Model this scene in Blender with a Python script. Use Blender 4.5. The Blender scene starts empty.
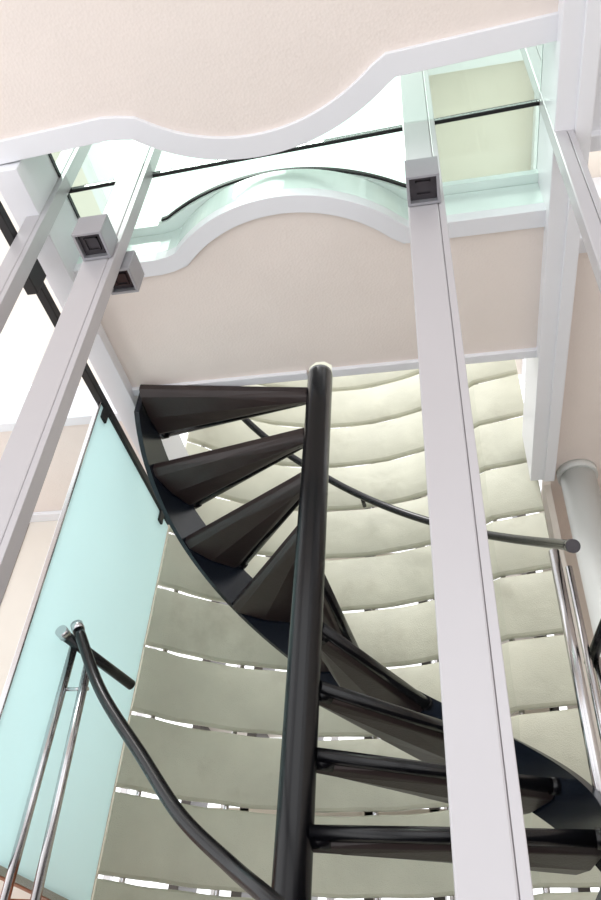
import bpy, bmesh, math
from mathutils import Vector, Matrix
H=1.5   # eye height: coordinates below are relative to the eye level, roots are lifted by H
sc=bpy.context.scene
sc.view_settings.view_transform='Standard'
sc.view_settings.look='None'
# ------------------------------------------------------------------ materials
def lin(c):
    c=c/255.0
    return c/12.92 if c<=0.04045 else ((c+0.055)/1.055)**2.4
def rgb(t): return (lin(t[0]),lin(t[1]),lin(t[2]),1)
def mat(name,col,rough=0.5,metal=0.0,noise=0.04,nscale=6,bump=0.0,bscale=200,spec=0.5,coat=0.0,crease=0.0,stain=None):
    m=bpy.data.materials.new(name); m.use_nodes=True
    nt=m.node_tree; b=nt.nodes['Principled BSDF']
    b.inputs['Roughness'].default_value=rough
    b.inputs['Metallic'].default_value=metal
    b.inputs['Specular IOR Level'].default_value=spec
    b.inputs['Coat Weight'].default_value=coat
    tc=nt.nodes.new('ShaderNodeTexCoord')
    n=nt.nodes.new('ShaderNodeTexNoise'); n.inputs['Scale'].default_value=nscale; n.inputs['Detail'].default_value=5
    nt.links.new(tc.outputs['Object'],n.inputs['Vector'])
    mx=nt.nodes.new('ShaderNodeMix'); mx.data_type='RGBA'
    c=rgb(col)
    mx.inputs[6].default_value=tuple(min(1,v*(1-noise*2)) for v in c[:3])+(1,)
    mx.inputs[7].default_value=tuple(min(1,v*(1+noise*2)) for v in c[:3])+(1,)
    nt.links.new(n.outputs['Fac'],mx.inputs[0]); last=mx.outputs[2]
    if stain:
        n3=nt.nodes.new('ShaderNodeTexNoise'); n3.inputs['Scale'].default_value=3.5; n3.inputs['Detail'].default_value=8; n3.inputs['Roughness'].default_value=0.65
        nt.links.new(tc.outputs['Object'],n3.inputs['Vector'])
        mr=nt.nodes.new('ShaderNodeMapRange'); mr.inputs[1].default_value=0.56; mr.inputs[2].default_value=0.76; mr.inputs[4].default_value=0.5
        nt.links.new(n3.outputs['Fac'],mr.inputs[0])
        m2=nt.nodes.new('ShaderNodeMix'); m2.data_type='RGBA'
        nt.links.new(mr.outputs[0],m2.inputs[0]); nt.links.new(last,m2.inputs[6]); m2.inputs[7].default_value=rgb(stain); last=m2.outputs[2]
    nt.links.new(last,b.inputs['Base Color'])
    if bump>0:
        n2=nt.nodes.new('ShaderNodeTexVoronoi'); n2.inputs['Scale'].default_value=bscale
        nt.links.new(tc.outputs['Object'],n2.inputs['Vector'])
        bp=nt.nodes.new('ShaderNodeBump'); bp.inputs['Strength'].default_value=bump; bp.inputs['Distance'].default_value=0.002
        nt.links.new(n2.outputs['Distance'],bp.inputs['Height'])
        if crease>0:
            n4=nt.nodes.new('ShaderNodeTexNoise'); n4.inputs['Scale'].default_value=7; n4.inputs['Detail'].default_value=2; n4.inputs['Distortion'].default_value=0.4
            nt.links.new(tc.outputs['Object'],n4.inputs['Vector'])
            b4=nt.nodes.new('ShaderNodeBump'); b4.inputs['Strength'].default_value=crease; b4.inputs['Distance'].default_value=0.02
            nt.links.new(n4.outputs['Fac'],b4.inputs['Height']); nt.links.new(bp.outputs['Normal'],b4.inputs['Normal'])
            nt.links.new(b4.outputs['Normal'],b.inputs['Normal'])
        else:
            nt.links.new(bp.outputs['Normal'],b.inputs['Normal'])
    return m
M_beige=mat('beige_fabric_panel',(231,220,213),0.85,noise=0.02,bump=0.35,bscale=110,spec=0.2)
M_white=mat('white_lacquer',(228,228,232),0.35,noise=0.01)
M_post=mat('satin_aluminium_paint',(184,181,184),0.36,metal=0.15,noise=0.015,nscale=3)
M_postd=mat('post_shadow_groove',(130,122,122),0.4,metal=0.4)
M_slat=mat('olive_leather',(189,189,171),0.48,noise=0.10,nscale=5,bump=0.4,bscale=260,spec=0.4,crease=0.32,stain=(150,146,126))
M_black=mat('black_satin_paint',(11,11,15),0.26,noise=0.02,spec=0.42)
M_tread=mat('dark_bronze_tread',(48,38,37),0.38,noise=0.15,nscale=10,spec=0.45,bump=0.2,bscale=150,crease=0.12)
M_string=mat('stringer_blueblack',(20,26,36),0.26,noise=0.03,spec=0.5)
M_chrome=mat('brushed_steel',(205,203,205),0.2,metal=1.0,noise=0.02)
M_alu=mat('lamp_aluminium',(165,165,170),0.35,metal=0.5)
M_dark=mat('lamp_glass_dark',(62,58,62),0.12,metal=0.3)
M_rub=mat('black_gasket',(18,18,20),0.5)
M_aqua=mat('pale_aqua_fascia',(224,240,234),0.15,noise=0.02)
M_wood=mat('orange_wood',(150,84,46),0.5,noise=0.15,nscale=20)
M_cream=mat('cream_wall',(224,215,205),0.7,noise=0.02)
M_floor=mat('pale_stone_floor',(208,208,209),0.5,noise=0.05)
M_col=mat('grey_round_column',(206,208,205),0.4,noise=0.02)
M_brown=mat('brown_frame',(120,84,62),0.5,noise=0.1,nscale=15)
M_shelf=mat('dark_shelf',(100,96,96),0.4,metal=0.3,noise=0.1,nscale=15)
def glassmat(name,tint):
    m=bpy.data.materials.new(name); m.use_nodes=True; nt=m.node_tree
    nt.nodes.clear(); o=nt.nodes.new('ShaderNodeOutputMaterial')
    t=nt.nodes.new('ShaderNodeBsdfTransparent'); t.inputs[0].default_value=rgb(tint)
    g=nt.nodes.new('ShaderNodeBsdfGlossy'); g.inputs['Roughness'].default_value=0.02
    lw=nt.nodes.new('ShaderNodeFresnel'); lw.inputs[0].default_value=1.4
    mx=nt.nodes.new('ShaderNodeMixShader')
    nt.links.new(lw.outputs[0],mx.inputs[0]); nt.links.new(t.outputs[0],mx.inputs[1]); nt.links.new(g.outputs[0],mx.inputs[2])
    nt.links.new(mx.outputs[0],o.inputs[0]); return m
M_glass=glassmat('green_tint_glass',(240,251,245))
def frosted():
    m=bpy.data.materials.new('frosted_aqua_glass'); m.use_nodes=True; nt=m.node_tree
    b=nt.nodes['Principled BSDF']; b.inputs['Base Color'].default_value=rgb((224,246,246)); b.inputs['Roughness'].default_value=0.25
    t=nt.nodes.new('ShaderNodeBsdfTranslucent'); t.inputs[0].default_value=rgb((233,252,252))
    n=nt.nodes.new('ShaderNodeTexNoise'); n.inputs['Scale'].default_value=1.5
    mr=nt.nodes.new('ShaderNodeMapRange'); mr.inputs[3].default_value=0.6; mr.inputs[4].default_value=0.75
    nt.links.new(n.outputs['Fac'],mr.inputs[0])
    mx=nt.nodes.new('ShaderNodeMixShader'); nt.links.new(mr.outputs[0],mx.inputs[0])
    nt.links.new(b.outputs[0],mx.inputs[1]); nt.links.new(t.outputs[0],mx.inputs[2])
    nt.links.new(mx.outputs[0],nt.nodes['Material Output'].inputs[0]); return m
M_frost=frosted()
# ------------------------------------------------------------------ helpers
def link(o,parent=None):
    sc.collection.objects.link(o)
    if parent is not None: o.parent=parent
    else: o.location.z=H
    return o
def empty(name):
    e=bpy.data.objects.new(name,None); e.empty_display_size=0.1
    return link(e)
def mesh(name,vs,fs,m,parent=None,smooth=False,bevel=0,seg=2):
    me=bpy.data.meshes.new(name); me.from_pydata([tuple(v) for v in vs],[],fs)
    bm=bmesh.new(); bm.from_mesh(me); bmesh.ops.recalc_face_normals(bm,faces=bm.faces); bm.to_mesh(me); bm.free()
    ms=m if isinstance(m,list) else [m]
    for x in ms: me.materials.append(x)
    if smooth:
        for p in me.polygons: p.use_smooth=True
    o=bpy.data.objects.new(name,me); link(o,parent)
    if bevel>0:
        b=o.modifiers.new('bevel','BEVEL'); b.width=bevel; b.segments=seg; b.limit_method='ANGLE'; b.angle_limit=math.radians(35)
    return o
def boxdata(x0,x1,y0,y1,z0,z1,off=0):
    v=[(x0,y0,z0),(x1,y0,z0),(x1,y1,z0),(x0,y1,z0),(x0,y0,z1),(x1,y0,z1),(x1,y1,z1),(x0,y1,z1)]
    f=[(0,3,2,1),(4,5,6,7),(0,1,5,4),(1,2,6,5),(2,3,7,6),(3,0,4,7)]
    return v,[tuple(i+off for i in q) for q in f]
def box(name,x0,x1,y0,y1,z0,z1,m,parent=None,bevel=0.003):
    v,f=boxdata(x0,x1,y0,y1,z0,z1); return mesh(name,v,f,m,parent,bevel=bevel)
def boxes(name,lst,m,parent=None,bevel=0.003):
    V=[];F=[]
    for b in lst:
        v,f=boxdata(*b,off=len(V)); V+=v;F+=f
    return mesh(name,V,F,m,parent,bevel=bevel)
def sweepdata(pts,r,n=16,off=0):
    pts=[Vector(p) for p in pts]; V=[];F=[]
    up=Vector((0,0,1))
    N=len(pts); prev=None
    for i,p in enumerate(pts):
        t=(pts[min(i+1,N-1)]-pts[max(i-1,0)]).normalized()
        if prev is None:
            a=t.cross(up)
            if a.length<1e-3: a=t.cross(Vector((1,0,0)))
            a.normalize()
        else:
            a=(prev-t*prev.dot(t)).normalized()
        prev=a; b=t.cross(a)
        rr=r[i] if isinstance(r,(list,tuple)) else r
        for k in range(n):
            an=2*math.pi*k/n; V.append(p+a*math.cos(an)*rr+b*math.sin(an)*rr)
    for i in range(N-1):
        for k in range(n):
            k2=(k+1)%n
            F.append((off+i*n+k,off+i*n+k2,off+(i+1)*n+k2,off+(i+1)*n+k))
    F.append(tuple(off+k for k in reversed(range(n)))); F.append(tuple(off+(N-1)*n+k for k in range(n)))
    return V,F
def tubes(name,lst,m,parent=None,n=14):
    V=[];F=[]
    for pts,r in lst:
        v,f=sweepdata(pts,r,n,len(V)); V+=v;F+=f
    o=mesh(name,V,F,m,parent,smooth=True)
    for p in o.data.polygons:
        if len(p.vertices)>4: p.use_smooth=False
    return o
def tube(name,pts,r,m,parent=None,n=20): return tubes(name,[(pts,r)],m,parent,n)
def catmull(P,k=10):
    P=[Vector(p) for p in P]; out=[]
    Q=[P[0]*2-P[1]]+P+[P[-1]*2-P[-2]]
    for i in range(1,len(Q)-2):
        for j in range(k):
            t=j/k; a,b,c,d=Q[i-1],Q[i],Q[i+1],Q[i+2]
            out.append(0.5*((2*b)+(c-a)*t+(2*a-5*b+4*c-d)*t*t+(3*b-a-3*c+d)*t**3))
    out.append(P[-1]); return out
# ------------------------------------------------------------------ spiral staircase
PX,PY=-0.43,2.056
STEP=21.0; RISE=0.2; A0=11.0
def tz(a): return 0.477+(a-A0)/STEP*RISE       # underside level of a tread at plan angle a (degrees)
def rad(a): return 0.762-0.042*min(max(a,0),90)/90.0   # stringer radius
def pol(r,a,z=0,cx=PX,cy=PY):
    a=math.radians(a); return Vector((cx+r*math.cos(a),cy+r*math.sin(a),z))
stair=empty('spiral_staircase')
tube('central_pole',[(PX,PY,-H),(PX,PY,2.205),(PX,PY,2.225),(PX,PY,2.235)],[0.05,0.05,0.046,0.03],M_black,stair,n=48)
def tread(i,a):
    z=tz(a); V=[];F=[]; R1=rad(a)
    secs=[(0.045,0.024),(0.12,0.036),(0.40,0.084),(R1-0.012,0.138)]
    ca,sa=math.cos(math.radians(a)),math.sin(math.radians(a))
    def P(r,w,dz): return Vector((PX+r*ca-w*sa,PY+r*sa+w*ca,z+dz))
    prof=[(-1.0,0.050),(-1.0,0.022),(-0.78,0.0),(0.0,-0.010),(0.80,0.002),(1.0,0.022),(1.0,0.050)]
    for r,w in secs:
        for s,dz in prof: V.append(P(r,s*w,dz))
    n=len(prof)
    for j in range(len(secs)-1):
        for k in range(n):
            k2=(k+1)%n; F.append((j*n+k,j*n+k2,(j+1)*n+k2,(j+1)*n+k))
    F.append(tuple(range(n))); F.append(tuple((len(secs)-1)*n+k for k in range(n)))
    mesh('tread_%d'%i,V,F,M_tread,stair,bevel=0.004)
    L=[([P(0.04,-0.024,0.03),P(R1-0.035,-0.136,0.03)],0.020),
       ([P(0.045,-0.004,0.024),P(0.095,-0.01,0.024)],0.029),
       ([P(R1-0.035,-0.136,0.03),P(R1-0.008,-0.141,0.03)],0.024)]
    tubes('nosing_%d'%i,L,M_black,stair,n=20)
idx=1
a=A0-STEP*9
while a<=185:
    tread(idx,a); idx+=1; a+=STEP
V=[];F=[]
angs=[-178+i*(364/128.0) for i in range(129)]
for an in angs:
    z=tz(an); top=0.075+(190-max(an,0))/180*0.135; R1=rad(an)
    for r,dz in ((R1-0.005,top-0.20),(R1+0.015,top-0.20),(R1+0.015,top),(R1-0.005,top)):
        V.append(pol(r,an,max(z+dz,-H)))
for i in range(len(angs)-1):
    for k in range(4):
        k2=(k+1)%4; F.append((i*4+k,i*4+k2,i*4+4+k2,i*4+4+k))
F.append((0,1,2,3)); F.append(tuple((len(angs)-1)*4+k for k in range(4)))
st=mesh('outer_stringer',V,F,M_string,stair,smooth=True)
es=st.modifiers.new('es','EDGE_SPLIT'); es.split_angle=math.radians(40)
def rz(a): return 0.477+(a-10)/22.0*RISE+0.945+0.13*min(a,100)/100.0
rail=[pol(0.83,3+i*2.5,rz(3+i*2.5)) for i in range(64)]
tube('handrail',rail,0.0175,M_black,stair)
tube('handrail_end',[rail[0]+(rail[0]-rail[1]).normalized()*0.03,rail[0]],[0.022,0.022],M_dark,stair)
p=rail[33]; q=pol(0.90,85.5,p.z-0.01)
tubes('handrail_bracket',[([p,q],0.010)],M_black,stair)
tubes('newel_posts',[([(0.350,2.14,0.40),(0.350,2.14,1.37)],0.017),([(0.395,2.19,0.40),(0.395,2.19,1.34)],0.011)],M_chrome,stair)
boxes('newel_foot',[(0.33,0.42,2.10,2.22,0.385,0.40)],M_chrome,stair)
# ------------------------------------------------------------------ landing railing (left)
lr=empty('landing_railing')
c1=catmull([(-1.171,2.03,1.095),(-1.03,2.0,0.879),(-0.82,1.90,0.655),(-0.652,1.80,0.482),(-0.489,1.70,0.359),(-0.374,1.60,0.28),(-0.2,1.5,0.16),(0.0,1.42,0.03)],10)
tube('curved_handrail',c1,0.0175,M_black,lr)
tube('handrail_cap',[c1[0]+(c1[0]-c1[1]).normalized()*0.03,c1[0]],0.020,M_chrome,lr)
tube('rear_handrail',[(-1.225,2.05,1.09),(-1.10,2.35,1.05)],0.0175,M_black,lr)
tube('rear_handrail_cap',[(-1.229,2.02,1.094),(-1.225,2.05,1.09)],0.020,M_chrome,lr)
tubes('railing_posts',[([(-1.214,2.10,0.33),(-1.214,2.10,1.08)],0.014),([(-1.125,2.10,0.33),(-1.125,2.06,1.0)],0.014)],M_chrome,lr)
tubes('railing_pickets',[([(-1.214,2.10,0.93),(-1.125,2.10,0.93)],0.006)],M_chrome,lr)
# right guard rail
gr=empty('guard_railing')
tube('rail',[(0.41,2.26,1.04),(0.45,2.15,1.10),(0.62,1.75,1.34)],0.0175,M_black,gr)
tubes('posts',[([(0.43,2.24,0.39),(0.43,2.24,1.05)],0.012),([(0.60,1.80,-H),(0.60,1.80,1.30)],0.012)],M_chrome,gr)
# ------------------------------------------------------------------ slatted curved wall
path=[Vector((-1.25,2.72)),Vector((-1.17,2.775))]
cx,cy,R=-0.473,1.88,1.14
a0=math.acos((-1.17-cx)/R); a1=math.acos((0.224-cx)/R)
for i in range(1,33):
    t=a0+(a1-a0)*i/32; path.append(Vector((cx+R*math.cos(t),cy+R*math.sin(t))))
path.append(Vector((0.33,2.760))); path.append(Vector((0.44,2.735)))
def normals(P):
    out=[]
    for i in range(len(P)):
        if i==0: t=P[1]-P[0]
        elif i==len(P)-1: t=P[-1]-P[-2]
        else: t=(P[i+1]-P[i]).normalized()+(P[i]-P[i-1]).normalized()
        t.normalize(); out.append(Vector((-t.y,t.x)))
    return out
nr=normals(path)
prof=[(0.0,0.016),(0.002,0.006),(0.010,-0.002),(0.03,-0.008),(0.07,-0.014),(0.13,-0.017),(0.19,-0.014),(0.243,-0.008),(0.261,-0.002),(0.269,0.006),(0.271,0.016),(0.269,0.026),(0.002,0.026)]
wall=empty('wall_slatted')
for k in range(-10,7):
    zb=1.680+0.286*k+0.007
    V=[];F=[]; n=len(prof)
    for i,p in enumerate(path):
        wob=0.002*math.sin(i*1.1+k*2.1)
        for h,d in prof:
            q=p+nr[i]*d; V.append((q.x,q.y,zb+h+wob))
    for i in range(len(path)-1):
        for j in range(n):
            j2=(j+1)%n; F.append((i*n+j,i*n+j2,(i+1)*n+j2,(i+1)*n+j))
    F.append(tuple(range(n))); F.append(tuple((len(path)-1)*n+j for j in range(n)))
    o=mesh('slat_%d'%(k+11),V,F,M_slat,wall)
    for p in o.data.polygons: p.use_smooth=True
    es=o.modifiers.new('es','EDGE_SPLIT'); es.split_angle=math.radians(22)
L=[]
for i in (1,8,14,20,26,33):
    q=path[i]+nr[i]*0.037; L.append(([(q.x,q.y,-H),(q.x,q.y,3.6)],0.011))
tubes('support_rods',L,M_chrome,wall)
# ------------------------------------------------------------------ ceilings, trims
ZC=2.15; ZT=2.33
def bulge(base,sgn,sag=0.19,half=0.40,x0=-1.2,x1=0.43,skew=0.0,c=-0.43,fil=0.06):
    pts=[(x0,base)]
    Rr=(half*half+sag*sag)/(2*sag)
    pts.append((c-half-fil,base)); pts.append((c-half-fil/3,base+sgn*0.006))
    th=math.asin(half/Rr)
    for i in range(1,40):
        t=-th+2*th*i/40
        pts.append((c+Rr*math.sin(t),base+sgn*(Rr*math.cos(t)-(Rr-sag))))
    pts.append((c+half+0.005,base)); pts.append((x1,base))
    return [(x,y+skew*(0.43-x)) for x,y in pts]
def slab(name,poly,z0,z1,mb,ms):
    n=len(poly); V=[(x,y,z0) for x,y in poly]+[(x,y,z1) for x,y in poly]
    F=[tuple(range(n)),tuple(range(n,2*n))]+[(i,(i+1)%n,n+(i+1)%n,n+i) for i in range(n)]
    o=mesh(name,V,F,[mb,ms])
    for p in o.data.polygons:
        if abs(p.normal.z)<0.5: p.material_index=1
    return o
def ribbon(name,pts,w,z0,z1,m,side=1):
    P=[Vector(p) for p in pts]; N=normals(P); V=[];F=[]
    for p,nn in zip(P,N):
        q=p+nn*w*side
        V+= [(p.x,p.y,z0),(q.x,q.y,z0),(q.x,q.y,z1),(p.x,p.y,z1)]
    for i in range(len(P)-1):
        for k in range(4):
            k2=(k+1)%4; F.append((i*4+k,i*4+k2,i*4+4+k2,i*4+4+k))
    F.append((0,1,2,3)); F.append(tuple((len(P)-1)*4+k for k in range(4)))
    return mesh(name,V,F,m,bevel=0.002)
near2=bulge(1.385,-1,sag=0.172); near1=bulge(0.875,1,sag=0.145,skew=0.055,x0=-3.2)
# the slab is notched where the stair pole stands
slab('ceiling',near2+[(0.43,2.0),(-0.366,2.0),(-0.366,1.952),(-0.392,1.930),(-0.425,1.930),(-0.452,1.952),(-0.468,2.0),(-1.2,2.0)],ZC,ZT-0.03,M_beige,M_white)
ribbon('trim_10',[(x,y-0.003) for x,y in near2],0.003,ZC+0.03,ZT-0.03,M_aqua,1)
slab('ceiling.001',[(-3.2,-1.2),(0.43,-1.2)]+list(reversed(near1)),ZC,ZT-0.03,M_beige,M_aqua)
ribbon('trim_1',[(x,y-0.004) for x,y in near2],0.062,ZC-0.014,ZC+0.03,M_white,1)
ribbon('trim_2',[(x,y+0.004) for x,y in near1],0.068,ZC-0.014,ZC+0.03,M_white,-1)
boxes('trim_3',[(-1.2,-0.466,1.965,2.003,ZC-0.016,ZT),(-0.368,0.43,1.965,2.003,ZC-0.016,ZT)],M_white)
edge=bulge(1.350,-1,sag=0.122,half=0.43,fil=0.02,c=-0.45)
ribbon('ledge_1',edge,0.08,ZT-0.028,ZT,M_aqua,1)
arc=[p for p in edge if -0.90<p[0]<0.0]
ribbon('trim_4',[(x,y-0.007) for x,y in arc],0.010,ZT-0.014,ZT+0.004,M_rub,1)
boxes('trim_5',[(0.40,0.50,-1.2,2.69,ZC-0.06,ZT+0.03),(0.455,0.50,-1.2,2.69,ZC-0.070,ZC-0.04)],M_white)
boxes('trim_6',[(-1.28,-1.19,0.975,2.68,ZC-0.05,ZT+0.03)],M_white)
box('ceiling.002',0.50,2.2,1.52,3.4,ZC,ZT,M_beige)
box('ceiling.003',0.50,2.2,-1.2,1.19,ZC,ZT,M_white)
boxes('trim_7',[(0.50,2.2,1.50,1.56,ZC-0.015,ZT),(0.50,2.2,1.15,1.20,ZC-0.03,ZT)],M_white)
box('ceiling.004',-3.2,-1.28,2.12,2.80,ZC,ZT,M_beige)
boxes('trim_8',[(-3.2,-1.28,2.09,2.14,ZC-0.015,ZT),(-3.2,-1.28,2.74,2.80,ZC-0.02,ZC)],M_white)
# glass floor
gf=empty('glass_floor')
def quad(xa,ya0,ya1,xb,yb0,yb1,z0,z1):
    v=[(xa,ya0,z0),(xb,yb0,z0),(xb,yb1,z0),(xa,ya1,z0),(xa,ya0,z1),(xb,yb0,z1),(xb,yb1,z1),(xa,ya1,z1)]
    return v,boxdata(0,1,0,1,0,1)[1]
v,f=quad(-1.19,0.70,1.187,0.40,0.70,1.129,ZT+0.006,ZT+0.016); mesh('pane_1',v,f,M_glass,gf)
v,f=quad(-1.19,1.199,1.62,0.40,1.141,1.62,ZT+0.006,ZT+0.016); mesh('pane_2',v,f,M_glass,gf)
v,f=quad(-1.19,1.187,1.199,0.40,1.129,1.141,ZT+0.002,ZT+0.02); mesh('joint_1',v,f,M_rub,gf)
boxes('joint_2',[(-1.196,-1.186,0.70,1.62,ZT+0.002,ZT+0.02)],M_rub,gf,bevel=0)
# ------------------------------------------------------------------ posts
def post(name,x,y,w,d,ztop=3.5):
    e=empty(name)
    boxes('shaft',[(x-w/2,x+w/2-0.018,y-d/2,y+d/2,-H,ztop)],M_post,e,bevel=0.004)
    boxes('edge_strip',[(x+w/2-0.0172,x+w/2,y-d/2+0.001,y+d/2,-H,ztop)],M_post,e,bevel=0.0015)
    boxes('web',[(x+w/2-0.03,x+w/2-0.010,y-d/2+0.006,y+d/2-0.006,-H,ztop)],M_postd,e,bevel=0)
    return e
post('steel_post',0.030,1.16,0.10,0.045)
post('steel_post',-0.915,1.16,0.10,0.045)
post('steel_post',0.425,1.13,0.055,0.05)
post('steel_post',-1.203,1.16,0.070,0.05)
def lamp(x,y,z,s=0.088):
    e=empty('wall_spotlight'); h=s/2; w=0.008
    z0=z-0.045; z1=z+0.045
    boxes('housing',[(x-h,x+h,y-h,y-h+w,z0,z1),(x-h,x+h,y+h-w,y+h,z0,z1),(x-h,x-h+w,y-h+w,y+h-w,z0,z1),(x+h-w,x+h,y-h+w,y+h-w,z0,z1),(x-h+w,x+h-w,y-h+w,y+h-w,z1-w,z1)],M_alu,e,bevel=0.001)
    boxes('lens',[(x-h+w,x+h-w,y-h+w,y+h-w,z0+0.016,z0+0.024)],M_dark,e,bevel=0)
    g=0.020
    boxes('inner_ring',[(x-g,x+g,y-g,y-g+0.003,z0+0.010,z0+0.016),(x-g,x+g,y+g-0.003,y+g,z0+0.010,z0+0.016),(x-g,x-g+0.003,y-g,y+g,z0+0.010,z0+0.016),(x+g-0.003,x+g,y-g,y+g,z0+0.010,z0+0.016)],M_dark,e,bevel=0)
lamp(0.025,1.16-0.0225-0.046,1.90)
lamp(-0.915,1.16-0.0225-0.046,1.845)
lamp(-0.915+0.03,1.16+0.0225+0.048,1.86)
# ------------------------------------------------------------------ frosted glass panel with track
fg=empty('frosted_glass_panel')
box('pane',-1.262,-1.250,1.88,2.705,0.43,1.98,M_frost,fg,bevel=0.002)
boxes('top_track',[(-1.272,-1.242,1.0,2.70,1.985,2.02)],M_rub,fg,bevel=0.003)
boxes('edge_frame',[(-1.266,-1.248,1.870,1.880,0.40,1.985),(-1.27,-1.245,1.865,2.70,0.405,0.43)],M_chrome,fg)
boxes('clamps',[(-1.28,-1.240,1.90,1.94,1.93,2.0),(-1.28,-1.240,1.25,1.33,1.95,2.05),(-1.28,-1.240,2.58,2.62,1.93,2.0)],M_rub,fg)
box('landing_floor',-3.2,-1.10,2.12,2.70,0.275,0.358,M_wood)
# ------------------------------------------------------------------ round column & room shell
rc=empty('round_column')
tube('shaft',[(0.605,2.72,-H),(0.605,2.72,ZC-0.03)],0.075,M_col,rc,n=40)
tube('capital',[(0.605,2.72,ZC-0.035),(0.605,2.72,ZC)],0.085,M_col,rc,n=40)
box('floor',-3.3,2.3,-3.0,4.3,-H-0.1,-H,M_floor)
boxes('wall_right',[(2.2,2.3,-1.2,4.3,-H,ZT)],M_cream)
boxes('wall_left',[(-3.3,-3.2,2.12,4.3,-H,0.6)],M_cream)
box('wall_back_left',-2.05,-1.32,2.80,2.88,-H,ZC,M_cream)
box('door_1',-2.12,-2.05,2.79,2.89,-H,ZC-0.02,M_brown)
boxes('wall_back_right',[(0.47,0.50,2.80,3.3,-H,ZC),(0.50,2.2,3.3,3.36,-H,ZC)],M_cream)
w=empty('window_1')
boxes('frame',[(-1.9+i*0.6,-1.86+i*0.6,4.2,4.25,-H,4.0) for i in range(7)]+[(-1.9,1.75,4.2,4.25,-0.4,-0.34),(-1.9,1.75,4.2,4.25,0.9,0.95),(-1.9,1.75,4.2,4.25,2.2,2.3)],M_white,w)
sh=empty('shelving_unit')
boxes('uprights',[(-1.22+i*0.27,-1.175+i*0.27,3.35,3.6,-H,2.6) for i in range(7)],M_shelf,sh)
boxes('shelves',[(-1.22,0.42,3.35,3.6,-1.2+i*0.42,-1.17+i*0.42) for i in range(10)],M_cream,sh)
boxes('ceiling_upper',[(0.02,2.2,0.4,4.2,4.3,4.4)],M_cream)
boxes('ceiling_upper_left',[(-3.2,-1.9,0.4,4.2,4.3,4.4)],M_cream)
boxes('trim_9',[(-0.02,0.05,0.4,4.2,4.15,4.4),(0.02,2.2,1.72,1.80,4.2,4.3),(0.02,2.2,2.6,2.68,4.2,4.3),(0.7,0.76,0.4,4.2,4.22,4.3),(-1.95,-1.88,0.4,4.2,4.15,4.4)],M_white)
# ------------------------------------------------------------------ light
wd=bpy.data.worlds.new('sky'); sc.world=wd; wd.use_nodes=True
bg=wd.node_tree.nodes['Background']; bg.inputs[0].default_value=(0.975,0.985,1.0,1); bg.inputs[1].default_value=1.95
s=bpy.data.lights.new('sun','SUN'); s.energy=2.0; s.angle=math.radians(20); s.color=(1,0.98,0.97)
so=bpy.data.objects.new('sun',s); sc.collection.objects.link(so)
so.rotation_euler=Vector((0.35,0.45,-1.0)).to_track_quat('-Z','Y').to_euler()
# ------------------------------------------------------------------ camera
Zc=Vector((.0561,.7562,-.6519)).normalized(); Yc=Vector((.1842,-.6460,-.7408)); Yc=(Yc-Zc*Yc.dot(Zc)).normalized(); Xc=Yc.cross(Zc)
Rm=Matrix((Xc,Yc,Zc))
cam=bpy.data.cameras.new('camera'); co=bpy.data.objects.new('camera',cam); sc.collection.objects.link(co)
co.matrix_world=Matrix.Translation((0,0,H))@Rm.to_4x4()
cam.sensor_fit='HORIZONTAL'; cam.sensor_width=36; cam.lens=750/601*36; cam.clip_start=0.01
sc.camera=co
